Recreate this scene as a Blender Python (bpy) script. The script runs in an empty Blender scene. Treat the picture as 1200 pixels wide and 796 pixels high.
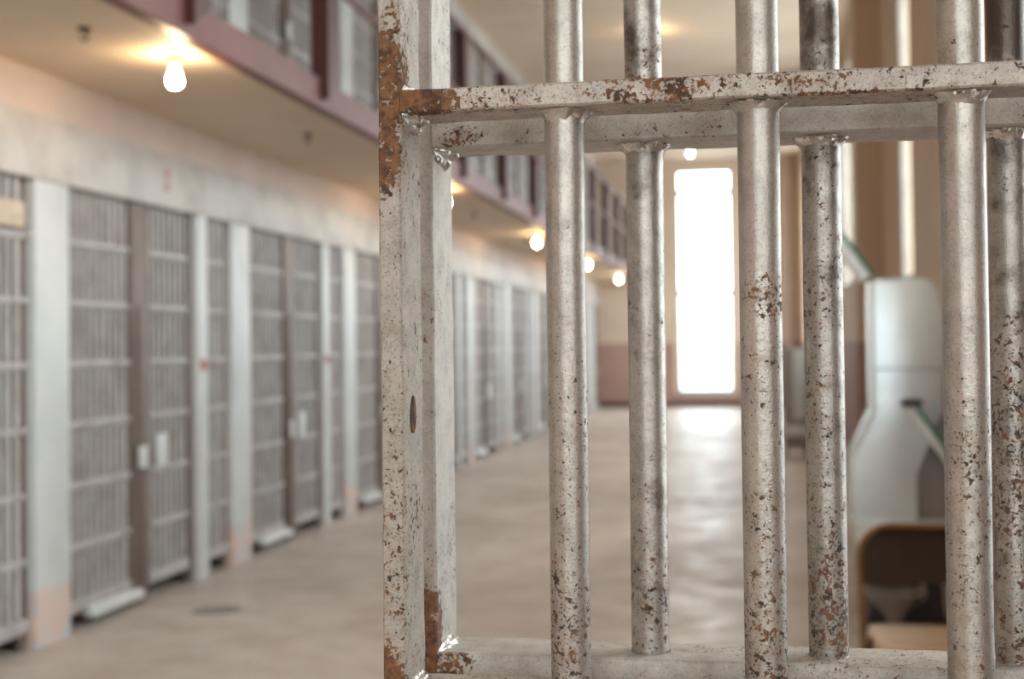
import bpy, bmesh, math, random
from mathutils import Vector, Matrix, noise as mnoise
random.seed(7)
sc = bpy.context.scene
COL = sc.collection

# ------------------------------------------------------------------ camera, light, exposure
cam_d = bpy.data.cameras.new('camera'); cam = bpy.data.objects.new('camera', cam_d); COL.objects.link(cam)
cam_d.sensor_width = 36.0; cam_d.lens = 1667.0 * 36.0 / 1200.0
cam_d.shift_y = -0.02463; cam_d.clip_start = 0.05; cam_d.clip_end = 200
cam.matrix_world = (Matrix.Translation((0, 0, 1.5)) @ Matrix.Rotation(0.169064, 4, 'Z')
                    @ Matrix.Rotation(math.pi / 2 + math.radians(1.2), 4, 'X') @ Matrix.Rotation(-0.0118, 4, 'Z'))
cam_d.dof.use_dof = True; cam_d.dof.focus_distance = 0.95; cam_d.dof.aperture_fstop = 7.3
sc.camera = cam
w = bpy.data.worlds.new('sky'); sc.world = w; w.use_nodes = True
bg = w.node_tree.nodes['Background']; bg.inputs[0].default_value = (0.88, 0.95, 1.0, 1); bg.inputs[1].default_value = 9.0
# overcast sky above, darker ground below the horizon
_t = w.node_tree; _tc = _t.nodes.new('ShaderNodeTexCoord'); _sp = _t.nodes.new('ShaderNodeSeparateXYZ'); _mr = _t.nodes.new('ShaderNodeMapRange')
_t.links.new(_tc.outputs['Generated'], _sp.inputs[0]); _t.links.new(_sp.outputs[2], _mr.inputs['Value'])
for _k, _v in (('From Min', -0.02), ('From Max', 0.03), ('To Min', 4.5), ('To Max', 9.0)): _mr.inputs[_k].default_value = _v
_t.links.new(_mr.outputs[0], bg.inputs[1])
sc.view_settings.view_transform = 'Standard'; sc.view_settings.look = 'None'
sc.view_settings.gamma = 1.0; sc.view_settings.use_curve_mapping = False
sc.view_settings.exposure = -0.1
sc.cycles.max_bounces = 10; sc.cycles.diffuse_bounces = 6; sc.cycles.glossy_bounces = 4
sc.cycles.transparent_max_bounces = 12; sc.cycles.sample_clamp_indirect = 6.0
sc.cycles.use_denoising = True
BULB = 170.0     # emission of the lit bulbs

# ------------------------------------------------------------------ helpers
def lin(r, g, b):
    f = lambda c: (c / 255 / 12.92) if c / 255 <= 0.04045 else ((c / 255 + 0.055) / 1.055) ** 2.4
    return (f(r), f(g), f(b), 1.0)

def tag(o, label=None, cat=None, group=None, kind=None):
    if label: o['label'] = label
    if cat: o['category'] = cat
    if group: o['group'] = group
    if kind: o['kind'] = kind
    return o

def link(name, bm, mat, parent=None, smooth=False, loc=None):
    me = bpy.data.meshes.new(name); bm.to_mesh(me); bm.free()
    if mat: me.materials.append(mat)
    if smooth:
        for p in me.polygons: p.use_smooth = True
        me.set_sharp_from_angle(angle=math.radians(40))
    o = bpy.data.objects.new(name, me); COL.objects.link(o)
    if parent: o.parent = parent
    if loc: o.location = loc
    return o

def empty(name, loc=(0, 0, 0), rz=0.0):
    o = bpy.data.objects.new(name, None); COL.objects.link(o); o.location = loc; o.rotation_euler = (0, 0, rz)
    o.empty_display_size = 0.1
    return o

def add_box(bm, x0, x1, y0, y1, z0, z1, bev=0.0, seg=2):
    b = bmesh.new()
    v = [b.verts.new((x, y, z)) for x in (x0, x1) for y in (y0, y1) for z in (z0, z1)]
    for f in ((0, 1, 3, 2), (4, 6, 7, 5), (0, 4, 5, 1), (2, 3, 7, 6), (0, 2, 6, 4), (1, 5, 7, 3)):
        b.faces.new([v[i] for i in f])
    if bev > 0:
        bmesh.ops.bevel(b, geom=list(b.edges), offset=bev, segments=seg, profile=0.5, affect='EDGES', clamp_overlap=True)
    merge(bm, b)

def merge(bm, b):
    me = bpy.data.meshes.new('tmp'); b.to_mesh(me); b.free(); bm.from_mesh(me); bpy.data.meshes.remove(me)

def box(name, x0, x1, y0, y1, z0, z1, mat, parent=None, bev=0.0, kind=None):
    bm = bmesh.new(); add_box(bm, x0, x1, y0, y1, z0, z1, bev)
    o = link(name, bm, mat, parent, smooth=bev > 0)
    if kind: o['kind'] = kind
    return o

def add_lathe(bm, prof, c=(0, 0, 0), n=24, M=None):
    rings = []
    for r, z in prof:
        rings.append([bm.verts.new((M or Matrix()) @ Vector((c[0] + r * math.cos(2 * math.pi * k / n), c[1] + r * math.sin(2 * math.pi * k / n), c[2] + z))) for k in range(n)])
    for a, b in zip(rings, rings[1:]):
        for k in range(n):
            bm.faces.new((a[k], a[(k + 1) % n], b[(k + 1) % n], b[k]))
    if prof[0][0] > 1e-5: bm.faces.new(list(reversed(rings[0])))
    if prof[-1][0] > 1e-5: bm.faces.new(rings[-1])

def add_tube(bm, pts, r, n=12):
    pts = [Vector(p) for p in pts]
    rings = []
    up = None
    for i, p in enumerate(pts):
        t = (pts[min(i + 1, len(pts) - 1)] - pts[max(i - 1, 0)]).normalized()
        if up is None:
            up = Vector((0, 0, 1)) if abs(t.z) < 0.9 else Vector((0, 1, 0))
        a = t.cross(up).normalized(); b = a.cross(t).normalized(); up = b
        rings.append([bm.verts.new(p + r * (math.cos(2 * math.pi * k / n) * a + math.sin(2 * math.pi * k / n) * b)) for k in range(n)])
    for A, B in zip(rings, rings[1:]):
        for k in range(n):
            bm.faces.new((A[k], A[(k + 1) % n], B[(k + 1) % n], B[k]))
    bm.faces.new(list(reversed(rings[0]))); bm.faces.new(rings[-1])
    bmesh.ops.recalc_face_normals(bm, faces=bm.faces[:])

def add_prism(bm, poly, y0, y1, bev=0.0):
    """poly in x, z; extruded along y"""
    b = bmesh.new()
    A = [b.verts.new((x, y0, z)) for x, z in poly]; B = [b.verts.new((x, y1, z)) for x, z in poly]
    b.faces.new(A); b.faces.new(list(reversed(B)))
    for i in range(len(poly)):
        j = (i + 1) % len(poly); b.faces.new((A[j], A[i], B[i], B[j]))
    bmesh.ops.recalc_face_normals(b, faces=b.faces[:])
    if bev > 0:
        bmesh.ops.bevel(b, geom=[e for e in b.edges if abs(e.verts[0].co.y - e.verts[1].co.y) < 1e-6], offset=bev, segments=3, profile=0.5, affect='EDGES', clamp_overlap=True)
    merge(bm, b)

# ------------------------------------------------------------------ materials
class NT:
    def __init__(s, name):
        s.m = bpy.data.materials.new(name); s.m.use_nodes = True; s.t = s.m.node_tree
        s.b = s.t.nodes['Principled BSDF']
    def n(s, typ, **kw):
        x = s.t.nodes.new(typ)
        for k, v in kw.items():
            if k.startswith('i_'): x.inputs[k[2:].replace('_', ' ')].default_value = v
            else: setattr(x, k, v)
        return x
    def l(s, a, b): s.t.links.new(a, b)
    def math(s, op, a, b=None, clamp=False, c=None):
        x = s.n('ShaderNodeMath', operation=op, use_clamp=clamp)
        for i, v in enumerate((a, b, c)):
            if v is None: continue
            if isinstance(v, (int, float)): x.inputs[i].default_value = v
            else: s.l(v, x.inputs[i])
        return x.outputs[0]
    def mix(s, f, a, b):
        x = s.n('ShaderNodeMix', data_type='RGBA')
        if isinstance(f, (int, float)): x.inputs[0].default_value = f
        else: s.l(f, x.inputs[0])
        for i, v in ((6, a), (7, b)):
            if isinstance(v, tuple): x.inputs[i].default_value = v
            else: s.l(v, x.inputs[i])
        return x.outputs[2]
    def noise(s, vec, scale, detail=4, rough=0.55, dist=0.0):
        x = s.n('ShaderNodeTexNoise'); x.inputs['Scale'].default_value = scale; x.inputs['Detail'].default_value = detail
        x.inputs['Roughness'].default_value = rough; x.inputs['Distortion'].default_value = dist
        s.l(vec, x.inputs['Vector']); return x.outputs['Fac']
    def step(s, v, a, b, lo=0.0, hi=1.0):
        x = s.n('ShaderNodeMapRange', interpolation_type='SMOOTHSTEP')
        s.l(v, x.inputs['Value'])
        for k, q in (('From Min', a), ('From Max', b), ('To Min', lo), ('To Max', hi)): x.inputs[k].default_value = q
        return x.outputs[0]

def coords(T, rnd=True):
    tc = T.n('ShaderNodeTexCoord')
    if not rnd: return tc.outputs['Object'], tc.outputs['Object']
    oi = T.n('ShaderNodeObjectInfo')
    va = T.n('ShaderNodeVectorMath', operation='ADD'); sc_ = T.n('ShaderNodeVectorMath', operation='SCALE')
    cmb = T.n('ShaderNodeCombineXYZ'); T.l(oi.outputs['Random'], cmb.inputs[0]); T.l(oi.outputs['Random'], cmb.inputs[1])
    cmb.inputs[2].default_value = 0.3
    T.l(cmb.outputs[0], sc_.inputs[0]); sc_.inputs['Scale'].default_value = 7.3
    T.l(tc.outputs['Object'], va.inputs[0]); T.l(sc_.outputs[0], va.inputs[1])
    return tc.outputs['Object'], va.outputs[0]

def gate_metal(name, density=0.0, zgrad=0.0, patches=(), tone=1.0, dark=0.0, metallic=0.72, rough=0.34, fine=0.9, paint=(164, 155, 145)):
    """worn aluminium paint on iron with rust; patches: (x, y, z, sx, sy, sz, amount) in gate space"""
    T = NT(name)
    oc, rc = coords(T)
    sep = T.n('ShaderNodeSeparateXYZ'); T.l(oc, sep.inputs[0])
    big = T.noise(rc, 9, 3, 0.5)
    mid = T.noise(rc, 55, 5, 0.6)
    spot = T.noise(rc, 215, 5, 0.62, 0.3)
    grit = T.noise(rc, 520, 4, 0.7)
    spk = T.noise(rc, 470, 3, 0.55)
    tiny = T.noise(rc, 900, 2, 0.5)
    # density of rust
    d = T.math('MULTIPLY', T.math('SUBTRACT', big, 0.5), 0.34)
    d = T.math('ADD', d, T.math('MULTIPLY', T.math('SUBTRACT', mid, 0.5), 0.16))
    d = T.math('ADD', d, density)
    if zgrad:
        d = T.math('ADD', d, T.step(sep.outputs[2], 1.66, 1.30, 0.0, zgrad))
    pm = None
    for (px, py, pz, sx, sy, sz, am) in patches:
        mp = T.n('ShaderNodeMapping'); T.l(oc, mp.inputs[0])
        mp.inputs['Scale'].default_value = (1 / sx, 1 / sy, 1 / sz); mp.inputs['Location'].default_value = (-px / sx, -py / sy, -pz / sz)
        ln = T.n('ShaderNodeVectorMath', operation='LENGTH'); T.l(mp.outputs[0], ln.inputs[0])
        q = T.step(ln.outputs['Value'], 1.15, 0.55, 0.0, am)
        pm = q if pm is None else T.math('MAXIMUM', pm, q)
    if pm is not None: d = T.math('ADD', d, pm)
    r1 = T.step(T.math('ADD', spot, d), 0.64, 0.675)
    r2 = T.math('MULTIPLY', T.step(T.math('ADD', spk, T.math('MULTIPLY', d, 0.8)), 0.665, 0.70), 0.9)
    rust = T.math('MAXIMUM', r1, r2)
    stain = T.step(T.math('ADD', T.noise(rc, 95, 4, 0.6), d), 0.54, 0.74, 0.0, 0.45)
    pc = tuple(c * tone for c in lin(*paint)[:3]) + (1,)
    pd = tuple(c * 0.62 for c in pc[:3]) + (1,)
    base = T.mix(T.step(mid, 0.35, 0.75, 0.0, 0.7), pc, pd)
    base = T.mix(T.math('MULTIPLY', T.step(grit, 0.50, 0.66), 0.55 * fine), base, tuple(c * 0.38 for c in pc[:3]) + (1,))
    base = T.mix(T.math('MULTIPLY', T.step(tiny, 0.62, 0.72), 0.5), base, tuple(min(1, c * 1.5) for c in pc[:3]) + (1,))
    base = T.mix(stain, base, lin(134, 108, 84))
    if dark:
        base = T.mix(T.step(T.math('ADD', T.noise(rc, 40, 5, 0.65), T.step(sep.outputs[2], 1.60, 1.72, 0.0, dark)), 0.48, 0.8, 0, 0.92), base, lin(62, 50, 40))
    rc_ = T.mix(T.step(T.noise(rc, 120, 4, 0.6), 0.40, 0.60), lin(48, 35, 28), lin(104, 70, 44))
    if pm is not None:
        rc_ = T.mix(T.math('MULTIPLY', pm, 1.2, clamp=True), rc_, T.mix(T.step(T.noise(rc, 180, 5, 0.6), 0.38, 0.62), lin(86, 56, 34), lin(146, 94, 50)))
    colr = T.mix(rust, base, rc_)
    T.l(colr, T.b.inputs['Base Color'])
    T.l(T.math('MULTIPLY', T.math('SUBTRACT', 1.0, T.math('MAXIMUM', rust, stain)), metallic), T.b.inputs['Metallic'])
    T.l(T.math('ADD', T.math('MULTIPLY', rust, 0.4), T.math('ADD', rough, T.math('MULTIPLY', T.math('SUBTRACT', mid, 0.5), 0.25))), T.b.inputs['Roughness'])
    h = T.math('ADD', T.math('MULTIPLY', grit, 0.6), T.math('MULTIPLY', rust, -0.5))
    h = T.math('ADD', h, T.math('MULTIPLY', mid, 0.8))
    bp = T.n('ShaderNodeBump'); bp.inputs['Strength'].default_value = 0.55; bp.inputs['Distance'].default_value = 0.0009
    T.l(h, bp.inputs['Height']); T.l(bp.outputs[0], T.b.inputs['Normal'])
    return T.m

def paint(name, col, col2=None, scale=3.0, rough=0.5, metallic=0.0, amount=0.6, bump=0.0, detail=4, stretch=None, spec=0.5):
    T = NT(name)
    oc, rc = coords(T)
    if stretch:
        mp = T.n('ShaderNodeMapping'); T.l(rc, mp.inputs[0]); mp.inputs['Scale'].default_value = stretch; rc = mp.outputs[0]
    f = T.noise(rc, scale, detail, 0.6)
    c = T.mix(T.step(f, 0.38, 0.68, 0, amount), lin(*col), lin(*(col2 or tuple(int(v * 0.8) for v in col))))
    T.l(c, T.b.inputs['Base Color'])
    T.b.inputs['Roughness'].default_value = rough; T.b.inputs['Metallic'].default_value = metallic
    T.b.inputs['Specular IOR Level'].default_value = spec
    if bump:
        bp = T.n('ShaderNodeBump'); bp.inputs['Strength'].default_value = bump; bp.inputs['Distance'].default_value = 0.005
        T.l(f, bp.inputs['Height']); T.l(bp.outputs[0], T.b.inputs['Normal'])
    return T.m

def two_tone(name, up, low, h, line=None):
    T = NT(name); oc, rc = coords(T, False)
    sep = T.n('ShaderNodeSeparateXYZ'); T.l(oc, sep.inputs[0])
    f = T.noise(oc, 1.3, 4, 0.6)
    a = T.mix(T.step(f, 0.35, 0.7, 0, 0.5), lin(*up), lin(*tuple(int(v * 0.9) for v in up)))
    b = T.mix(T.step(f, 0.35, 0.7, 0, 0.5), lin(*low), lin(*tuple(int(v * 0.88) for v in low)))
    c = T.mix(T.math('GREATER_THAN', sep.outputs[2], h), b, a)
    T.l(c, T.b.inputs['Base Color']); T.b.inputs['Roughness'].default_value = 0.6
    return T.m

def floor_mat():
    T = NT('polished_concrete'); oc, rc = coords(T, False)
    f1 = T.noise(oc, 0.7, 5, 0.62, 0.4); f2 = T.noise(oc, 3.5, 5, 0.65); f3 = T.noise(oc, 22, 4, 0.6)
    c = T.mix(T.step(f1, 0.35, 0.66), lin(204, 191, 180), lin(178, 165, 155))
    c = T.mix(T.step(f2, 0.45, 0.72, 0, 0.5), c, lin(164, 144, 128))
    c = T.mix(T.step(f3, 0.5, 0.75, 0, 0.25), c, lin(212, 200, 186))
    T.l(c, T.b.inputs['Base Color'])
    T.l(T.step(T.math('ADD', f2, T.math('MULTIPLY', f1, 0.5)), 0.4, 1.0, 0.30, 0.54), T.b.inputs['Roughness'])
    T.b.inputs['Specular IOR Level'].default_value = 0.5
    bp = T.n('ShaderNodeBump'); bp.inputs['Strength'].default_value = 0.15; bp.inputs['Distance'].default_value = 0.004
    T.l(f2, bp.inputs['Height']); T.l(bp.outputs[0], T.b.inputs['Normal'])
    return T.m

def emis(name, col, s):
    T = NT(name); T.b.inputs['Emission Color'].default_value = col; T.b.inputs['Emission Strength'].default_value = s
    T.b.inputs['Base Color'].default_value = (0.9, 0.85, 0.75, 1)
    return T.m

def pane_mat():
    T = NT('window_glass')
    tr = T.n('ShaderNodeBsdfTransparent'); tr.inputs[0].default_value = (0.95, 0.97, 0.97, 1)
    gl = T.n('ShaderNodeBsdfGlossy'); gl.inputs['Roughness'].default_value = 0.05
    mx = T.n('ShaderNodeMixShader'); mx.inputs[0].default_value = 0.06
    T.l(tr.outputs[0], mx.inputs[1]); T.l(gl.outputs[0], mx.inputs[2])
    T.l(mx.outputs[0], T.t.nodes['Material Output'].inputs['Surface'])
    return T.m

M_floor = floor_mat()
M_wall = two_tone('wall_paint', (203, 176, 148), (165, 130, 118), 1.487)
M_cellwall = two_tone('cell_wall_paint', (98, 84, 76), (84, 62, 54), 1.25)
M_ceil = paint('ceiling_plaster', (222, 203, 180), (208, 188, 164), 1.1, 0.7)
M_header = paint('header_steel', (196, 191, 185), (166, 160, 154), 2.4, 0.5, amount=0.8)
M_pink = paint('pink_plaster', (216, 198, 186), (200, 182, 170), 1.6, 0.7)
M_post = paint('pale_grey_paint', (200, 202, 199), (180, 182, 180), 2.0, 0.42)
M_grille = paint('grille_paint', (176, 171, 167), (140, 130, 124), 6.0, 0.45)
M_lock = paint('brown_steel', (112, 97, 88), (90, 76, 68), 3.0, 0.5)
M_redlead = paint('oxide_red_paint', (120, 78, 74), (104, 62, 58), 2.5, 0.5)
M_reddark = paint('dark_red_paint', (74, 32, 27), (60, 26, 22), 3.0, 0.45)
def post_worn():
    T = NT('worn_post_paint'); oc, rc = coords(T, False)
    sep = T.n('ShaderNodeSeparateXYZ'); T.l(oc, sep.inputs[0])
    f = T.noise(oc, 5, 4, 0.6); g = T.noise(oc, 2.0, 4, 0.6)
    c = T.mix(T.step(g, 0.38, 0.68, 0, 0.6), lin(200, 202, 199), lin(180, 182, 180))
    m = T.step(T.math('ADD', sep.outputs[2], T.math('MULTIPLY', f, 0.08)), 0.35, 0.31)
    c = T.mix(m, c, T.mix(T.step(f, 0.45, 0.6), lin(210, 188, 174), lin(186, 190, 196)))
    T.l(c, T.b.inputs['Base Color']); T.b.inputs['Roughness'].default_value = 0.42
    return T.m
M_postw = post_worn()
M_pane = pane_mat()
M_frame = paint('window_frame_paint', (176, 168, 158), None, 3, 0.5)
M_bulb = emis('lit_bulb', (1.0, 0.72, 0.42, 1), BULB)
M_socket = paint('socket_ceramic', (206, 190, 160), None, 8, 0.4)
M_hook = paint('hook_iron', (96, 74, 58), None, 8, 0.6)
M_base = paint('baseboard_paint', (112, 88, 78), None, 4, 0.5)
M_cab = paint('sheet_metal_enamel', (226, 236, 238), (206, 218, 220), 3.0, 0.25, metallic=0.25, amount=0.7, bump=0.9)
M_cabd = paint('warm_grey_enamel', (150, 142, 134), None, 4, 0.45)  # plain mid grey for the machine's darker parts, far cabinets and drain
M_green = paint('green_enamel', (52, 116, 88), (40, 96, 72), 6, 0.35)
M_white = paint('white_enamel', (232, 236, 232), None, 6, 0.35)
M_dark = paint('dark_iron', (58, 50, 46), None, 6, 0.5)
M_chair = paint('brown_chair_enamel', (118, 84, 46), (94, 64, 34), 9, 0.33, metallic=0.25)
M_seat = paint('lit_worn_seat_enamel', (206, 174, 140), (184, 150, 116), 7, 0.3)  # worn seat, colour paled for the light it reflects
M_redmark = paint('faded_red_paint', (196, 150, 142), None, 9, 0.5)
M_redtag = paint('red_tag_paint', (176, 100, 98), None, 9, 0.5)

# ------------------------------------------------------------------ the room shell
XC, XG, XR, XW = -3.55, -2.50, 1.05, 1.30       # cell fronts, gallery edge, pilaster face, window plane
YF, YB = 33.0, -5.0                              # far wall, wall behind the camera
ZD0, ZD1, ZC = 2.92, 3.09, 5.70                  # gallery slab, hall ceiling
YS = 3.9                                         # cells start
P = 2.72                                         # one cell bay
Y0 = 6.62
box('floor', -6.1, 2.0, YB - 0.2, YF + 0.3, -0.2, 0.0, M_floor, kind='structure')
box('ceiling', -6.1, 2.0, YB - 0.2, YF + 0.3, ZC, ZC + 0.2, M_ceil, kind='structure')
# far wall with one tall window
WX0, WX1, WZ0, WZ1 = -1.76, -0.49, 0.335, 5.47
bm = bmesh.new()
add_box(bm, -6.1, WX0, YF, YF + 0.3, 0, ZC); add_box(bm, WX1, 2.0, YF, YF + 0.3, 0, ZC)
add_box(bm, WX0, WX1, YF, YF + 0.3, 0, WZ0); add_box(bm, WX0, WX1, YF, YF + 0.3, WZ1, ZC)
link('wall_far', bm, two_tone('lit_wall_paint', (212, 190, 170), (172, 138, 126), 1.487))['kind'] = 'structure'  # same paint as the other walls, lightened in place of light at the far end
bm = bmesh.new()
add_box(bm, -6.1, -2.0, YB - 0.3, YB, 0, ZC); add_box(bm, 0.9, 2.0, YB - 0.3, YB, 0, ZC)
add_box(bm, -2.0, 0.9, YB - 0.3, YB, 0, 1.0); add_box(bm, -2.0, 0.9, YB - 0.3, YB, 4.6, ZC)
link('wall_back', bm, M_wall)['kind'] = 'structure'
# right wall: blocks between windows and the lower wall under them
blocks = [(YB - 0.3, -3.4), (-0.35, 1.2), (4.0, 4.3), (7.1, 9.85), (15.1, 15.7), (25.1, 25.7), (31.9, YF + 0.3)]
wins = [(-3.4, -0.35, 0.95), (1.2, 4.0, 0.95), (4.3, 7.1, 2.35), (9.85, 13.1, 2.0), (15.7, 21.9, 2.25), (25.7, 31.9, 1.2)]  # near sills lowered to light the bars; hidden last window enlarged for far wall
bm = bmesh.new()
for a, b in blocks: add_box(bm, XR, 1.85, a, b, 0, ZC)
for a, b, s in wins:
    add_box(bm, XW, 1.85, a, b, 0, s); add_box(bm, XW, 1.85, a, b, 5.35, ZC)
for a, b in ((13.1, 15.1), (21.9, 25.1)): add_box(bm, XW, 1.85, a, b, 0, ZC)
link('wall_right', bm, M_wall)['kind'] = 'structure'

def portal(name, loc, rot, sx, sy):
    L = bpy.data.lights.new(name, 'AREA'); L.shape = 'RECTANGLE'; L.size = sx; L.size_y = sy
    L.cycles.is_portal = True
    o = bpy.data.objects.new(name, L); COL.objects.link(o); o.location = loc; o.rotation_euler = rot

def window(n, axis, a, b, z0, z1, pos, nv, zs, th=0.05, zt=0.02):
    """axis 'y': glazing lies in an x = pos plane and runs along y; axis 'x': in a y = pos plane"""
    root = empty('window_%d' % n, ((pos, (a + b) / 2, z0) if axis == 'y' else ((a + b) / 2, pos, z0))); root['kind'] = 'structure'
    def B(bm, u0, u1, w0, w1, t0, t1, bev=0.0):
        c = (a + b) / 2
        if axis == 'y': add_box(bm, t0, t1, u0 - c, u1 - c, w0 - z0, w1 - z0, bev)
        else: add_box(bm, u0 - c, u1 - c, t0, t1, w0 - z0, w1 - z0, bev)
    bm = bmesh.new()
    B(bm, a, b, z0, z0 + th, -.03, .03); B(bm, a, b, z1 - th, z1, -.03, .03)
    B(bm, a, a + th, z0, z1, -.03, .03); B(bm, b - th, b, z0, z1, -.03, .03)
    link('window_frame', bm, M_frame, root)
    bm = bmesh.new()
    for k in range(1, nv):
        u = a + (b - a) * k / nv; B(bm, u - .012, u + .012, z0, z1, -.02, .02)
    for z in zs: B(bm, a, b, z - zt, z + zt, -.02, .02)
    link('muntins', bm, M_frame, root)
    bm = bmesh.new(); B(bm, a + .01, b - .01, z0 + .01, z1 - .01, -.003, .003)
    link('pane', bm, M_pane, root)

window(1, 'x', WX0, WX1, WZ0, WZ1, YF + 0.12, 1, [4.95, 2.62], zt=0.06)
portal('far_window_portal', ((WX0 + WX1) / 2, YF + 0.06, (WZ0 + WZ1) / 2), (-math.pi / 2, 0, 0), WX1 - WX0, WZ1 - WZ0)
for i, (a, b, s) in enumerate(wins):
    window(i + 2, 'y', a, b, s, 5.35, XW + 0.035, max(2, round((b - a) / 0.9)), [s + (5.35 - s) / 3, s + 2 * (5.35 - s) / 3] if i < 3 else [])
    portal('side_window_portal', (XW + 0.0, (a + b) / 2, (s + 5.35) / 2), (0, math.pi / 2, 0), 5.35 - s, b - a)
window(8, 'x', -2.0, 0.9, 1.0, 4.6, YB - 0.12, 3, [2.2, 3.4])
portal('back_window_portal', (-0.55, YB - 0.06, 2.8), (math.pi / 2, 0, 0), 2.9, 3.6)

box('trim_1', WX0 - 0.02, WX1 + 0.02, YF - 0.05, YF + 0.06, WZ0 - 0.08, WZ0, M_header, bev=0.006, kind='structure')     # far sill
bm = bmesh.new()
add_box(bm, WX0 - 0.09, WX0, YF - 0.03, YF + 0.02, WZ0, WZ1 + 0.09, .004); add_box(bm, WX1, WX1 + 0.09, YF - 0.03, YF + 0.02, WZ0, WZ1 + 0.09, .004)
add_box(bm, WX0, WX1, YF - 0.03, YF + 0.02, WZ1, WZ1 + 0.09, .004)
link('trim_2', bm, M_ceil)['kind'] = 'structure'
box('baseboard_far', XC, XW, YF - 0.03, YF, 0, 0.14, M_base, bev=0.004, kind='structure')

# ------------------------------------------------------------------ cells on the left, two tiers
nb = 10
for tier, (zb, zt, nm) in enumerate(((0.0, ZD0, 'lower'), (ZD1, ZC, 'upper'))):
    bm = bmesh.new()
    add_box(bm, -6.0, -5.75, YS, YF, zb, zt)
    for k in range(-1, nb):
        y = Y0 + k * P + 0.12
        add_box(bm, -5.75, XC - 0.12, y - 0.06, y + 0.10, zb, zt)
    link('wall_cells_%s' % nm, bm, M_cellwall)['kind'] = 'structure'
    # plain wall nearer than the cells
    box('wall_left_%s' % nm, XC - 0.2, XC, YB, YS, zb, zt, M_pink, kind='structure')
    # header over the cell fronts, with a seam at every thin post, and plaster above
    bm = bmesh.new()
    for k in range(-1, nb):
        y = Y0 + k * P + 2.19
        ya = max(YS, y - P); yb = min(y, YF)
        add_box(bm, XC - 0.10, XC + 0.012, ya + 0.004, yb - 0.004, zb + 2.36, zb + 2.69, 0.006)
    if y < YF: add_box(bm, XC - 0.10, XC + 0.012, y + 0.004, YF, zb + 2.36, zb + 2.69, 0.006)
    add_box(bm, XC - 0.10, XC - 0.01, YS, YF, zb + 2.37, zb + 2.68)
    link('trim_header_%s' % nm, bm, M_header, smooth=True)['kind'] = 'structure'
    box('wall_over_header_%s' % nm, XC - 0.14, XC - 0.02, YS, YF, zb + 2.69, zt, M_pink, kind='structure')
    bm = bmesh.new()
    for k in range(-1, nb):
        y = Y0 + k * P
        add_box(bm, XC - 0.10, XC, y, y + 0.36, zb, zb + 2.37, 0.008)
    link('trim_wide_posts_%s' % nm, bm, M_postw, smooth=True)['kind'] = 'structure'
    bm = bmesh.new()
    for k in range(-1, nb):
        y = Y0 + k * P
        if y + 2.3 < YF: add_box(bm, XC - 0.10, XC, y + 2.10, y + 2.28, zb, zb + 2.37, 0.008)
    link('trim_thin_posts_%s' % nm, bm, M_post, smooth=True)['kind'] = 'structure'

# gallery slab and its red fascia
box('gallery_floor', XC - 0.1, XG - 0.02, YB, YF, ZD0, ZD1 - 0.01, M_ceil, kind='structure')
box('floor_upper_cells', -6.0, XC - 0.1, YS, YF, ZD0, ZD1 - 0.01, M_ceil, kind='structure')
bm = bmesh.new()
add_box(bm, XG - 0.02, XG, YB, YF, ZD0 - 0.01, ZD1 - 0.008, 0.003)
add_box(bm, XG - 0.08, XG - 0.01, YB, YF, ZD0 - 0.012, ZD0 - 0.001)
o = link('trim_fascia', bm, M_redlead); o['kind'] = 'structure'

# barred units: local y runs along the corridor, local x = 0 at the bar plane
ZS = [2.07, 1.745, 1.42, 1.095, 0.77, 0.445, 0.13]
bar_bm = bmesh.new(); add_lathe(bar_bm, [(0.017, 0.12), (0.017, 2.36)], n=10)
bar_me = link('tmp_bar', bar_bm, M_grille, smooth=True)
mesh_bar = bar_me.data; bpy.data.objects.remove(bar_me)
bar_bm = bmesh.new(); add_lathe(bar_bm, [(0.021, 0.12), (0.021, 2.36)], n=12)
bar_me = link('tmp_bar', bar_bm, M_grille, smooth=True)
mesh_bar_thick = bar_me.data; bpy.data.objects.remove(bar_me)
def xmesh(width, h, t, mat):
    bm = bmesh.new(); add_box(bm, -t / 2, t / 2, 0, width, -h / 2, h / 2, 0.004)
    o = link('tmp_x', bm, mat, smooth=True); me = o.data; bpy.data.objects.remove(o); return me
def part(name, me, parent, loc=(0, 0, 0)):
    o = bpy.data.objects.new(name, me); COL.objects.link(o); o.parent = parent; o.location = loc; return o
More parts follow.
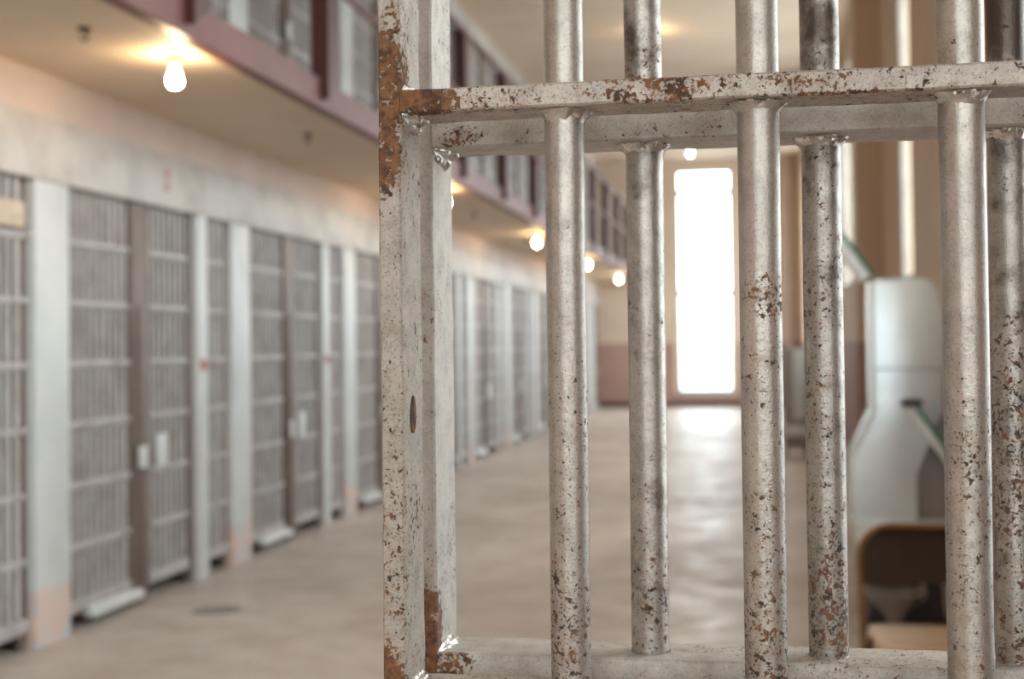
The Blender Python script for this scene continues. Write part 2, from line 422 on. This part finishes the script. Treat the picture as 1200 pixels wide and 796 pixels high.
def make_unit(name, width, n, kind):
    root = empty(name)
    mx = xmesh(width, 0.034, 0.046, M_grille); mb = xmesh(width, 0.07, 0.05, M_grille)
    for i in range(n):
        part('bar', mesh_bar_thick if kind == 'grille' else mesh_bar, root, (0, (i + 0.5) * (width - (0.07 if kind == 'grille' else 0)) / n, 0))
    for z in ZS[:-1]: part('crossbar', mx, root, (0, 0, z))
    part('bottom_rail', mb, root, (0, 0, ZS[-1]))
    if kind == 'door':
        bm = bmesh.new(); add_box(bm, -0.035, 0.035, width, width + 0.21, 0.02, 2.36, 0.006)
        add_box(bm, 0.035, 0.05, width + 0.07, width + 0.14, 0.10, 1.75, 0.004)
        c = link('lock_column', bm, M_lock, root, smooth=True)
        bm = bmesh.new(); add_box(bm, 0.05, 0.075, width + 0.03, width + 0.12, 0.80, 0.93, 0.01)
        link('latch', bm, M_post, c, smooth=True)
        bm = bmesh.new(); add_prism(bm, [(0.0, 0.05), (0.06, 0.05), (0.06, 0.08), (0.03, 0.11), (0.0, 0.11)], 0.24, width + 0.10, 0.006)
        link('kick_ledge', bm, M_post, root, smooth=True)
    if kind == 'panel':
        bm = bmesh.new(); add_box(bm, -0.02, 0.02, width, width + 0.08, 0.02, 2.36, 0.006)
        link('gap_shade_strip', bm, M_lock, root, smooth=True)  # brown strip painted as the shade in the gap before the post
        bm = bmesh.new(); add_box(bm, 0.018, 0.032, 0.08, 0.24, 0.78, 0.98, 0.006)
        link('plate', bm, M_post, root, smooth=True)
    if kind == 'grille':
        bm = bmesh.new(); add_box(bm, -0.03, 0.0, width - 0.075, width, 0.02, 2.36, 0.006)
        link('gap_shade_strip', bm, M_lock, root, smooth=True)  # recessed brown strip stands for the dark void beside the wide post
    return root
def copy_tree(o, parent=None):
    c = o.copy(); COL.objects.link(c)
    if parent: c.parent = parent
    for ch in list(o.children): copy_tree(ch, c)
    return c
ORD = ['nearest', 'second', 'third', 'fourth', 'fifth', 'sixth', 'seventh', 'eighth', 'ninth', 'tenth', 'eleventh']
protos = {}
spec = {'door': ('cell_door', 0.36, 0.79, 10, 'door'), 'panel': ('fixed_grille', 1.42, 0.58, 7, 'panel'), 'grille': ('window_grille', 2.30, 0.42, 4, 'grille')}
spec['grille'] = ('narrow_grille', 2.30, 0.42, 4, 'grille')
txt = {'door': ('%s tall grey barred cell door along the %s tier, with lock column', 'cell doors of the %s tier', 'door'),
       'panel': ('%s grey barred panel right of the cell door on the %s tier', 'barred panels beside the doors of the %s tier', 'panel'),
       'grille': ('%s narrow four-bar grille between two pale posts on the %s tier', 'narrow grilles of the %s tier', 'grille')}
for tier, (zb, nm) in enumerate(((0.0, 'lower'), (ZD1, 'upper'))):
    for kd in ('door', 'panel', 'grille'):
        name, off, wd, n, kk = spec[kd]
        idx = 0
        for k in range(-1, nb):
            y = Y0 + k * P + off
            if y + wd > YF - 0.05: continue
            if k == -1 and (kd != 'grille' or tier == 1): continue
            if kd not in protos:
                o = protos[kd] = make_unit(name, wd, n, kk)
            else:
                o = copy_tree(protos[kd])
                if tier == 1:
                    for c_ in list(o.children):
                        if c_.name.startswith('plate'): bpy.data.objects.remove(c_)
            o.location = (XC - 0.05, y, zb)
            tag(o, txt[kd][0] % (ORD[idx].capitalize(), nm), txt[kd][2], txt[kd][1] % nm); idx += 1

# painted red tags on thin posts, and the plate on the nearest grille
for k, w_ in ((0, 'first thin post'), (1, 'second thin post')):
    y = Y0 + k * P + 2.19
    bm = bmesh.new(); add_box(bm, 0, 0.008, -0.05, 0.05, -0.035, 0.035, 0.003)
    o = link('door_tag', bm, M_redtag, loc=(XC, y, 1.39), smooth=True)
    tag(o, 'small dull red tag fixed on the %s of the lower cells' % w_, 'tag', 'red tags on the thin posts')
bm = bmesh.new(); add_box(bm, 0, 0.006, -0.03, 0.03, 0.01, 0.07, 0.002); add_box(bm, 0, 0.006, -0.03, 0.03, -0.07, -0.01, 0.002)
o = link('header_mark', bm, M_redmark, loc=(XC + 0.012, Y0 + 1.60, 2.53), smooth=True)  # red pieces stand in for an illegible painted cell number
tag(o, 'faint faded red plate on the header above the nearest cells', 'plate')
bm = bmesh.new(); add_box(bm, 0, 0.03, -0.30, 0.0, 0, 0.13, 0.006); add_box(bm, 0.03, 0.034, -0.29, -0.01, 0.055, 0.075)
o = link('grille_plate', bm, M_wall, loc=(XC - 0.025, Y0 - 0.11, 2.10), smooth=True)
o.data.materials[0] = paint('beige_plate', (196, 178, 156), (170, 150, 130), 8, 0.5)
tag(o, 'beige metal plate on top of the nearest narrow grille', 'plate')

# gallery railing
rail = empty('gallery_railing', (XG + 0.027, 0, ZD1)); tag(rail, 'dark red steel guard railing along the upper gallery edge', 'railing')
bm = bmesh.new()
A = [(-0.03, -0.10, 0.0), (-0.03, 0.10, 0.12)]
b = bmesh.new()
prof = [(-0.10, -0.14), (0.10, -0.02), (0.10, 1.17), (-0.10, 1.17)]
vv = [[b.verts.new((x, y, z)) for y, z in prof] for x in (-0.025, 0.025)]
b.faces.new(vv[0]); b.faces.new(list(reversed(vv[1])))
for i in range(4): b.faces.new((vv[0][(i + 1) % 4], vv[0][i], vv[1][i], vv[1][(i + 1) % 4]))
bmesh.ops.recalc_face_normals(b, faces=b.faces[:]); merge(bm, b)
add_box(bm, -0.085, -0.02, -0.10, -0.06, 0.0, 1.17, 0.003)
post_o = link('post', bm, M_reddark, rail, loc=(0, 0.02, 0))
k = 1
while 0.02 + k * 2.03 < YF:
    c = post_o.copy(); COL.objects.link(c); c.location.y = 0.02 + k * 2.03; k += 1
bm = bmesh.new(); add_tube(bm, [(0, YB, 1.15), (0, YF, 1.15)], 0.028, 10); link('top_rail', bm, M_reddark, rail, smooth=True)
bm = bmesh.new(); add_tube(bm, [(0, YB, 0.58), (0, YF, 0.58)], 0.022, 10); link('middle_rail', bm, M_redlead, rail, smooth=True)

# bulbs
def make_bulb():
    r = empty('ceiling_bulb')
    bm = bmesh.new(); add_lathe(bm, [(0.055, 0), (0.055, -0.012), (0.028, -0.02), (0.026, -0.055), (0.0, -0.055)], n=24)
    bmesh.ops.recalc_face_normals(bm, faces=bm.faces[:]); link('socket', bm, M_socket, r, smooth=True)
    bm = bmesh.new()
    add_lathe(bm, [(0.0, -0.162), (0.016, -0.159), (0.028, -0.149), (0.034, -0.134), (0.035, -0.120), (0.031, -0.103), (0.022, -0.082), (0.015, -0.066), (0.014, -0.052), (0.0, -0.052)], n=24)
    bmesh.ops.recalc_face_normals(bm, faces=bm.faces[:]); link('glass_bulb', bm, M_bulb, r, smooth=True)
    return r
pb = make_bulb()
gb = [(-2.75, 6.49), (-2.75, 12.6), (-2.75, 18.1), (-2.75, 23.7), (-2.75, 29.3)]
for i, (x, y) in enumerate(gb):
    o = pb if i == 0 else copy_tree(pb)
    o.location = (x, y, ZD0)
    tag(o, '%s lit bare bulb under the gallery, counting away from the camera' % ORD[i].capitalize(), 'light bulb', 'bulbs under the gallery')
for i, (x, y) in enumerate([(-1.29, 30.2), (-1.29, 19.1)]):
    o = copy_tree(pb); o.location = (x, y, ZC - 0.10)
    bm = bmesh.new(); add_tube(bm, [(0, 0, 0.10), (0, 0, -0.005)], 0.012, 10); link('stem', bm, M_socket, o, smooth=True)
    tag(o, ['bare bulb on the hall ceiling just above the tall far window', 'bare bulb high on the hall ceiling behind the second bar row'][i], 'light bulb', 'bulbs on the hall ceiling')
hk = None
for i, y in enumerate([5.85, 9.1, 12.0, 15.0, 18.7]):
    if hk is None:
        bm = bmesh.new(); add_lathe(bm, [(0.03, 0), (0.03, -0.012), (0.009, -0.016), (0.009, -0.026)], n=16)
        add_tube(bm, [(0.017 * math.cos(a), 0, -0.041 + 0.017 * math.sin(a)) for a in [q * math.pi / 8 for q in range(-9, 5)]], 0.006, 8)
        hk = link('ceiling_hook', bm, M_hook, smooth=True); o = hk
    else:
        o = hk.copy(); COL.objects.link(o)
    o.location = (-2.90 - 0.02 * i, y, ZD0)
    tag(o, '%s small dark iron hook on the gallery underside' % ORD[i].capitalize(), 'hook', 'hooks under the gallery')

# ------------------------------------------------------------------ the two barred gates in front
TH = -0.0308; D0 = 0.93539
GO = (-math.sin(TH) * D0, math.cos(TH) * D0, 0.0)
MF_face = gate_metal('front_stile_metal', 0.02, 0.02, [
    (-0.28, 0, 1.680, 0.028, 0.03, 0.040, 0.26), (-0.27, 0, 1.715, 0.012, 0.03, 0.03, 0.12), (-0.276, 0, 1.63, 0.012, 0.03, 0.03, 0.20),
    (-0.279, 0, 1.270, 0.013, 0.03, 0.030, 0.26), (-0.275, 0, 1.47, 0.02, 0.01, 0.05, 0.03)],
    metallic=0.2, rough=0.5, fine=1.3, paint=(158, 147, 134))
MF_rail = gate_metal('front_rail_metal', 0.045, 0.0, [
    (-0.250, 0, 1.667, 0.032, 0.02, 0.016, 0.24), (-0.20, 0, 1.664, 0.05, 0.02, 0.014, 0.09), (-0.10, 0, 1.668, 0.055, 0.01, 0.012, 0.10),
    (-0.02, 0, 1.668, 0.05, 0.01, 0.012, 0.08), (0.02, 0, 1.657, 0.10, 0.004, 0.004, 0.14)], metallic=0.2, rough=0.5, fine=1.0, paint=(170, 159, 148))
MF_bar = [gate_metal('front_bar_metal_a', -0.085, 0.13), gate_metal('front_bar_metal_b', -0.08, 0.18, [(-0.02, 0.01, 1.53, 0.02, 0.04, 0.02, 0.13)]),
          gate_metal('front_bar_metal_c', -0.045, 0.09)]
MR_face = gate_metal('rear_stile_metal', -0.02, 0.03, [(-0.272, 0.09, 1.285, 0.02, 0.02, 0.04, 0.24)], metallic=0.3, rough=0.45, tone=0.95, paint=(168, 160, 151))
MR_rail = gate_metal('rear_rail_metal', -0.01, 0.0, [(-0.255, 0.09, 1.266, 0.02, 0.01, 0.02, 0.2), (-0.245, 0.09, 1.655, 0.02, 0.02, 0.01, 0.16)], metallic=0.2, rough=0.5, tone=0.95, paint=(178, 169, 159))
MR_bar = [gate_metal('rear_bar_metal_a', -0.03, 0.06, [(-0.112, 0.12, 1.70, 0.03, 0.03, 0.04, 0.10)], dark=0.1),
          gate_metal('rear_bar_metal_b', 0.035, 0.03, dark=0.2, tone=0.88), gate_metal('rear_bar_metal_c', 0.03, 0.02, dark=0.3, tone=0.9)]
M_weld = gate_metal('weld_metal', -0.10, 0.0, metallic=0.85, rough=0.28, fine=0.5, paint=(200, 193, 185))
M_rustslot = gate_metal('rust_slot', 0.5, 0.0, metallic=0.0, rough=0.7)

def strip(name, x0, x1, y0, y1, z0, z1, axis, mat, parent, bev=0.0014, wob=0.0006):
    """long flat iron bar, finely cut along its length and slightly uneven"""
    bm = bmesh.new(); L = (x1 - x0) if axis == 'x' else (z1 - z0); n = max(8, int(L / 0.006))
    b = bev
    if axis == 'z':
        sec = [(x0 + b, y0), (x0, y0 + b), (x0, y1 - b), (x0 + b, y1), (x1 - b, y1), (x1, y1 - b), (x1, y0 + b), (x1 - b, y0)]
    else:
        sec = [(y0 + b, z0), (y0, z0 + b), (y0, z1 - b), (y0 + b, z1), (y1 - b, z1), (y1, z1 - b), (y1, z0 + b), (y1 - b, z0)]
    rings = []
    for i in range(n + 1):
        t = i / n; ring = []
        for s, q in sec:
            p = Vector((s, q, z0 + L * t)) if axis == 'z' else Vector((x0 + L * t, s, q))
            d = mnoise.noise_vector(p * 45) * wob + mnoise.noise_vector(p * 12) * wob
            if axis == 'z': d.z = 0
            else: d.x = 0
            ring.append(bm.verts.new(p + d))
        rings.append(ring)
    m = len(sec)
    for A_, B_ in zip(rings, rings[1:]):
        for k_ in range(m): bm.faces.new((A_[k_], A_[(k_ + 1) % m], B_[(k_ + 1) % m], B_[k_]))
    bm.faces.new(rings[0]); bm.faces.new(list(reversed(rings[-1])))
    bmesh.ops.recalc_face_normals(bm, faces=bm.faces[:])
    return link(name, bm, mat, parent, smooth=True)

def round_bar(name, cx, cy, r, z0, z1, mat, parent):
    bm = bmesh.new(); n = int((z1 - z0) / 0.012); rings = []
    for i in range(n + 1):
        z = z0 + (z1 - z0) * i / n; ring = []
        for k_ in range(40):
            a = 2 * math.pi * k_ / 40
            p = Vector((cx + r * math.cos(a), cy + r * math.sin(a), z))
            s = 1 + 0.012 * mnoise.noise(p * 30)
            off = 0.0006 * mnoise.noise(Vector((cx * 9, 0, z * 5)))
            ring.append(bm.verts.new((cx + off + r * s * math.cos(a), cy + r * s * math.sin(a), z)))
        rings.append(ring)
    for A_, B_ in zip(rings, rings[1:]):
        for k_ in range(40): bm.faces.new((A_[k_], A_[(k_ + 1) % 40], B_[(k_ + 1) % 40], B_[k_]))
    bm.faces.new(list(reversed(rings[0]))); bm.faces.new(rings[-1])
    return link(name, bm, mat, parent, smooth=True)

def collar(parent, cx, cy, z, r, w_, h, sgn=-1, seed=0, mat=None):
    """lumpy weld ring around a round bar where it meets a rail; sgn -1 hangs below the rail"""
    bm = bmesh.new(); n = 72; rings = []
    prof = [(0.0, 1.0), (0.12, 0.92), (0.3, 0.70), (0.5, 0.45), (0.75, 0.2), (1.0, 0.0)]     # (down, out)
    for t, q in prof:
        ring = []
        for k_ in range(n):
            a = 2 * math.pi * k_ / n
            e = 1 + 0.85 * mnoise.noise(Vector((math.cos(a) * 2.6, math.sin(a) * 2.2, seed * 3.1))) + 0.25 * mnoise.noise(Vector((a * 3.0, t * 3, seed)))
            g = 1 + 0.55 * mnoise.noise(Vector((math.cos(a) * 1.8 + 5, math.sin(a) * 1.8, seed * 1.7)))
            rr = r * 0.985 + w_ * q * e + 0.0024 * mnoise.noise(Vector((math.cos(a) * 7, math.sin(a) * 7 + t * 5, seed + 9))) * (q + .25)
            ring.append(bm.verts.new((cx + rr * math.cos(a), cy + rr * math.sin(a), z + sgn * h * t * g)))
        rings.append(ring)
    for A_, B_ in zip(rings, rings[1:]):
        for k_ in range(n): bm.faces.new((A_[k_], A_[(k_ + 1) % n], B_[(k_ + 1) % n], B_[k_]))
    bmesh.ops.recalc_face_normals(bm, faces=bm.faces[:])
    if sgn < 0 and False: pass
    return link('weld_bead', bm, mat or M_weld, parent, smooth=False if False else True)

def fillet(parent, x, y0, y1, z, sx, sz, size, seed=0):
    """lumpy weld in the inner corner of a flat upright and a flat rail; (x, z) is the corner, sx and sz the open sides"""
    bm = bmesh.new(); n = 26; rings = []
    for i in range(n + 1):
        t = i / n; y = y0 + (y1 - y0) * t; ring = []
        e = size * (1 + 0.5 * mnoise.noise(Vector((y * 160, seed, 0)))) * (0.12 + 0.88 * math.sin(math.pi * t) ** 0.5)
        for q in range(9):
            a = q / 8 * math.pi / 2
            k_ = e * (0.62 + 0.38 * abs(math.cos(2 * a))) * (1 + 0.30 * mnoise.noise(Vector((y * 260, q * 0.9, seed + 4))))
            ring.append(bm.verts.new((x + sx * k_ * math.cos(a), y, z + sz * k_ * math.sin(a))))
        ring.append(bm.verts.new((x - sx * 0.001, y, z - sz * 0.001)))
        rings.append(ring)
    m = 10
    for A_, B_ in zip(rings, rings[1:]):
        for k_ in range(m): bm.faces.new((A_[k_], A_[(k_ + 1) % m], B_[(k_ + 1) % m], B_[k_]))
    bm.faces.new(rings[0]); bm.faces.new(list(reversed(rings[-1])))
    bmesh.ops.recalc_face_normals(bm, faces=bm.faces[:])
    return link('weld_bead', bm, M_weld, parent, smooth=True)

XE = 1.0   # hinge stile
def gate(name, label, y0, y1, zr, hr_, bars, mats, m_stile, m_rail, ztop, xl=-0.2815, sw=0.016, seed=0, zmark=None):
    g = empty(name, GO, TH); tag(g, label, 'gate', 'barred steel gates')
    yc = (y0 + y1) / 2
    st = strip('stile', xl, xl + sw, y0, y1, 0.0, ztop, 'z', m_stile, g)
    st2 = strip('stile', XE, XE + sw, y0, y1, 0.0, ztop, 'z', m_stile, g)
    for i, z in enumerate(zr):
        hr = hr_
        if seed == 50 and i == 1: hr = 0.020; z += 0.0016
        rl = strip('crossbar', xl + sw - 0.0004, XE + 0.0004, y0, y1, z - hr / 2, z + hr / 2, 'x', m_rail, g)
        if z < ztop - 0.03:
            fillet(rl, xl + sw, y0 + 0.003, y1 - 0.002, z + hr / 2, 1, 1, 0.006, seed + i)
        if z > 0.1:
            fillet(rl, xl + sw, y0 + 0.002, y1 - 0.002, z - hr / 2, 1, -1, 0.010, seed + i + 7)
    for j, (bx, r) in enumerate(bars):
        b_ = round_bar('bar', bx, yc, r, zr[-1], zr[0], mats[min(j, len(mats) - 1)], g)
        hr = hr_
        for i, z in enumerate(zr):
            if z > 0.1: collar(b_, bx, yc, z - hr / 2, r, 0.0055, 0.0068, -1, seed + j * 7 + i)
            if z < zr[0] - 0.1: collar(b_, bx, yc, z + hr / 2, r, 0.0004, 0.0012, 1, seed + j * 5 + i + 40, MF_rail)
    return g, st
fz = [1.6667 + 0.408 * k for k in (1, 0, -1, -2, -3, -4)]
rz_ = [1.6555 + 0.392 * k for k in (1, 0, -1, -2, -3, -4)]
fb = [(-0.1562, 0.01355), (-0.0256, 0.0140), (0.1045, 0.0146)] + [(0.1045 + 0.130 * k, 0.014) for k in range(1, 7)]
rb = [(-0.1120, 0.0140), (0.0168, 0.0142), (0.1458, 0.0139)] + [(0.1458 + 0.1292 * k, 0.014) for k in range(1, 7)]
g1, st1 = gate('barred_gate', 'nearer silver-painted barred gate with rust on its left upright, sharp in front', 0.0, 0.050, fz, 0.0160, fb, MF_bar, MF_face, MF_rail, fz[0] + 0.008, seed=1)
g2, st2 = gate('barred_gate', 'second barred gate close behind the nearer one, its bars staggered and darker', 0.092, 0.152, rz_, 0.0168, rb, MR_bar, MR_face, MR_rail, rz_[0] + 0.0084, xl=-0.2835, seed=50)
# rusty slot on the side of the front stile
bm = bmesh.new()
add_lathe(bm, [(0.0062, -0.001), (0.0062, 0.0010), (0.0045, 0.0008), (0.0, 0.0007)], n=28, M=Matrix.Translation((-0.2655, 0.022, 1.452)) @ Matrix.Rotation(math.pi / 2, 4, 'Y') @ Matrix.Diagonal((2.1, 1, 1, 1)))
bmesh.ops.recalc_face_normals(bm, faces=bm.faces[:]); link('bolt_slot', bm, M_rustslot, st1, smooth=True)['label'] = 'rusty oval bolt slot'
for g_, (ya, yb) in ((g1, (0.0, 0.05)), (g2, (0.092, 0.152))):
    for z in (0.35, 1.9):
        bm = bmesh.new(); add_box(bm, XE + 0.014, XE + 0.05, ya + 0.005, yb - 0.005, z - 0.05, z + 0.05, 0.003)
        add_tube(bm, [(XE + 0.02, ya - 0.004, z - 0.06), (XE + 0.02, ya - 0.004, z + 0.06)], 0.008, 16)
        link('hinge', bm, MF_face, g_, smooth=True)

# ------------------------------------------------------------------ folding chair
ch = empty('folding_chair', (0.60, 5.42, 0)); tag(ch, 'brown steel folding chair with light-paled seat behind the gate on the right', 'chair')
def arch(hw, zt, rad, zbot, y_at, n=8):
    pts = []
    pts.append((-hw, y_at(zbot), zbot)); 
    for i in range(1, 6): 
        z = zbot + (zt - rad - zbot) * i / 6; pts.append((-hw, y_at(z), z))
    for i in range(n + 1):
        a = math.pi - i / n * math.pi / 2; z = zt - rad + rad * math.sin(a); pts.append((-hw + rad + rad * math.cos(a), y_at(z), z))
    pts += [(-x, y, z) for x, y, z in reversed(pts)]
    return pts
yb_ = lambda z: -0.22 + 0.50 * z      # front legs run up into the back
bm = bmesh.new(); add_tube(bm, arch(0.225, 0.79, 0.12, 0.0, yb_), 0.0125, 12); link('frame', bm, M_chair, ch, smooth=True)
bm = bmesh.new(); add_tube(bm, [(-0.20, 0.24, 0.0), (-0.20, -0.03, 0.40)], 0.011, 10); add_tube(bm, [(-0.20, 0.24, 0.012), (0.20, 0.24, 0.012)], 0.009, 10)
link('rear_leg', bm, M_chair, ch, smooth=True)
bm = bmesh.new(); add_tube(bm, [(0.20, 0.24, 0.0), (0.20, -0.03, 0.40)], 0.011, 10); link('rear_leg', bm, M_chair, ch, smooth=True)
# backrest: curved sheet between the uprights
bm = bmesh.new(); rows = []
for j in range(9):
    z = 0.585 + (0.785 - 0.585) * j / 8; row = []
    hw = 0.215 if z < 0.68 else 0.215 - 0.12 * (1 - math.sqrt(max(0, 1 - ((z - 0.68) / 0.112) ** 2)))
    for i in range(17):
        x = -hw + 2 * hw * i / 16; row.append(bm.verts.new((x, yb_(z) + 0.028 * (1 - (x / 0.215) ** 2), z)))
    rows.append(row)
for a, b in zip(rows, rows[1:]):
    for i in range(16): bm.faces.new((a[i], a[i + 1], b[i + 1], b[i]))
bmesh.ops.solidify(bm, geom=bm.faces[:], thickness=0.006); link('backrest', bm, M_chair, ch, smooth=True).data.materials[0] = paint('shaded_brown_enamel', (64, 38, 14), (50, 30, 10), 9, 0.4)  # chair enamel darkened for the shade on the upright back
bm = bmesh.new()
poly = []
for cx, cy, a0 in ((0.155, 0.075, 0), (-0.155, 0.075, 90), (-0.145, -0.235, 180), (0.145, -0.235, 270)):
    for q in range(7):
        a = math.radians(a0 + q * 15); poly.append((cx + 0.045 * math.cos(a), cy + 0.045 * math.sin(a)))
lo = [bm.verts.new((x, y, 0.408)) for x, y in poly]; hi = [bm.verts.new((x, y, 0.426)) for x, y in poly]; inn = [bm.verts.new((x * 0.93, y * 0.93, 0.430)) for x, y in poly]
inn2 = [bm.verts.new((x * 0.6, y * 0.6 - 0.02, 0.424)) for x, y in poly]
bm.faces.new(list(reversed(lo))); bm.faces.new(inn2)
for A_, B_ in ((lo, hi), (hi, inn), (inn, inn2)):
    for i in range(len(poly)): j = (i + 1) % len(poly); bm.faces.new((A_[i], A_[j], B_[j], B_[i]))
bmesh.ops.recalc_face_normals(bm, faces=bm.faces[:]); link('seat', bm, M_seat, ch, smooth=True)
bm = bmesh.new(); add_tube(bm, [(-0.225, -0.13, 0.18), (0.225, -0.13, 0.18)], 0.008, 10); link('stretcher', bm, M_chair, ch, smooth=True)

# ------------------------------------------------------------------ pale metal machine by the right wall
mc = empty('metal_machine', (0.72, 7.6, 0)); tag(mc, 'pale grey sheet metal machine with flared base and green edged flaps', 'machine')
q = lambda pts: [(x - 0.72, z) for x, z in pts]
bm = bmesh.new()
add_prism(bm, q([(0.604, 1.12), (0.490, 0.875), (0.487, 0.56), (0.815, 0.56), (0.815, 0.80), (0.872, 0.94), (0.945, 1.12), (0.962, 1.40), (0.955, 1.64), (0.935, 1.75), (0.900, 1.80), (0.860, 1.815), (0.604, 1.815)]), 0.0, 0.45, 0.010)
body = link('body', bm, M_cab, mc, smooth=True)
bm = bmesh.new(); add_prism(bm, q([(0.600, 1.344), (0.966, 1.344), (0.966, 1.352), (0.600, 1.352)]), -0.006, 0.02, 0.002); link('seam', bm, M_cabd, body)
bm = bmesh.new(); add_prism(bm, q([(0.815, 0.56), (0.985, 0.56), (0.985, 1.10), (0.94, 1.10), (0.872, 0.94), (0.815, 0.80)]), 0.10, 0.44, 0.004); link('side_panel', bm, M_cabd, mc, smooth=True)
bm = bmesh.new(); add_prism(bm, q([(0.500, 0.45), (0.53, 0.405), (0.58, 0.385), (0.98, 0.385), (0.98, 0.565), (0.486, 0.565), (0.486, 0.49)]), -0.08, 0.45, 0.012); link('tray', bm, M_white, mc, smooth=True)
bm = bmesh.new(); add_prism(bm, q([(0.56, 0.02), (0.95, 0.02), (0.92, 0.39), (0.60, 0.39)]), 0.04, 0.42, 0.008); link('pedestal', bm, M_dark, mc, smooth=True)
bm = bmesh.new(); add_prism(bm, q([(0.53, 0.0), (0.98, 0.0), (0.98, 0.03), (0.53, 0.03)]), -0.02, 0.44, 0.004); link('base_plate', bm, M_dark, mc, smooth=True)
bm = bmesh.new(); add_lathe(bm, [(0.02, 0.03), (0.06, 0.11), (0.13, 0.18), (0.165, 0.215), (0.16, 0.22), (0.0, 0.19)], c=(-0.04, -0.09, 0), n=32)
bmesh.ops.recalc_face_normals(bm, faces=bm.faces[:]); link('foot_bowl', bm, M_cabd, mc, smooth=True)
bm = bmesh.new(); add_tube(bm, [(0.10, -0.09, 0.17), (0.105, -0.09, 0.30), (0.10, -0.06, 0.40)], 0.014, 12); link('foot_lever', bm, M_cabd, mc, smooth=True)
def flap(x0, z0, x1, z1, t, y0, y1, nm):
    dx, dz = x1 - x0, z1 - z0; L = math.hypot(dx, dz); nx, nz = -dz / L * t, dx / L * t
    if nz < 0: nx, nz = -nx, -nz
    bm = bmesh.new(); add_prism(bm, q([(x0, z0), (x1, z1), (x1 + nx, z1 + nz), (x0 + nx, z0 + nz)]), y0, y1, 0.004)
    f = link(nm, bm, M_white, mc, smooth=True)
    bm = bmesh.new(); add_prism(bm, q([(x0 + nx, z0 + nz), (x1 + nx, z1 + nz), (x1 + nx * (1 + .022 / t), z1 + nz * (1 + .022 / t)), (x0 + nx * (1 + .022 / t), z0 + nz * (1 + .022 / t))]), y0 - 0.004, y1, 0.003)
    g = link('green_liner', bm, M_green, f, smooth=True); g['label'] = 'dark green liner on the flap'
    return f
flap(0.752, 1.145, 0.975, 0.82, 0.030, -0.22, 0.0, 'flap')
bm = bmesh.new(); add_box(bm, 0.735 - 0.72, 0.825 - 0.72, -0.20, 0.01, 1.165, 1.195, 0.006); link('hinge_block', bm, M_dark, mc, smooth=True)
flap(0.33, 2.12, 0.555, 1.805, 0.055, 0.02, 0.20, 'flap')
bm = bmesh.new(); add_tube(bm, [(-0.09, 0.10, 1.80), (-0.17, 0.11, 1.83)], 0.012, 10); link('hinge_arm', bm, M_cabd, mc, smooth=True)

# grey cabinets far down by the right wall
for i, (x, y, wd, h, lb) in enumerate(((0.50, 18.5, 0.30, 1.42, 'grey steel cabinet standing far down the hall near the right wall'), (0.62, 22.0, 0.40, 1.30, 'lower grey cabinet farthest away beside the right wall'))):
    r = empty('steel_cabinet', (x, y, 0)); tag(r, lb, 'cabinet', 'far cabinets')
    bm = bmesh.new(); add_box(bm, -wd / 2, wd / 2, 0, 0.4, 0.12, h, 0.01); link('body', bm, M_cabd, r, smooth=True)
    bm = bmesh.new(); add_box(bm, -wd / 2 + 0.12, wd / 2 - 0.02, -0.02, 0.0, 0.5, h - 0.03, 0.005); d_ = link('door', bm, M_post, r, smooth=True)
    bm = bmesh.new(); add_box(bm, -wd / 2 - 0.03, wd / 2 + 0.02, -0.06, 0.4, 0.28, 0.42, 0.01); link('shelf', bm, M_post, r, smooth=True)
    for sx in (-1, 1):
        for yy in (0.03, 0.37):
            bm = bmesh.new(); add_tube(bm, [(sx * (wd / 2 - 0.03), yy, 0), (sx * (wd / 2 - 0.03), yy, 0.13)], 0.015, 8); link('leg', bm, M_dark, r, smooth=True)
bm = bmesh.new(); add_tube(bm, [(0.78, YF - 0.06, 0), (0.78, YF - 0.06, ZC)], 0.06, 16)
o = link('wall_pipe', bm, M_pink, smooth=True); tag(o, 'pale vertical pipe on the far wall near its right corner', 'pipe')
# floor drain near the cells
bm = bmesh.new(); add_lathe(bm, [(0.14, 0.0), (0.14, 0.004), (0.10, 0.004), (0.09, 0.001), (0.0, 0.001)], n=32)
bmesh.ops.recalc_face_normals(bm, faces=bm.faces[:]); o = link('floor_drain', bm, M_cabd, loc=(-3.05, 7.75, 0), smooth=True)
tag(o, 'round floor drain cover set in concrete near the nearest cell door', 'drain')
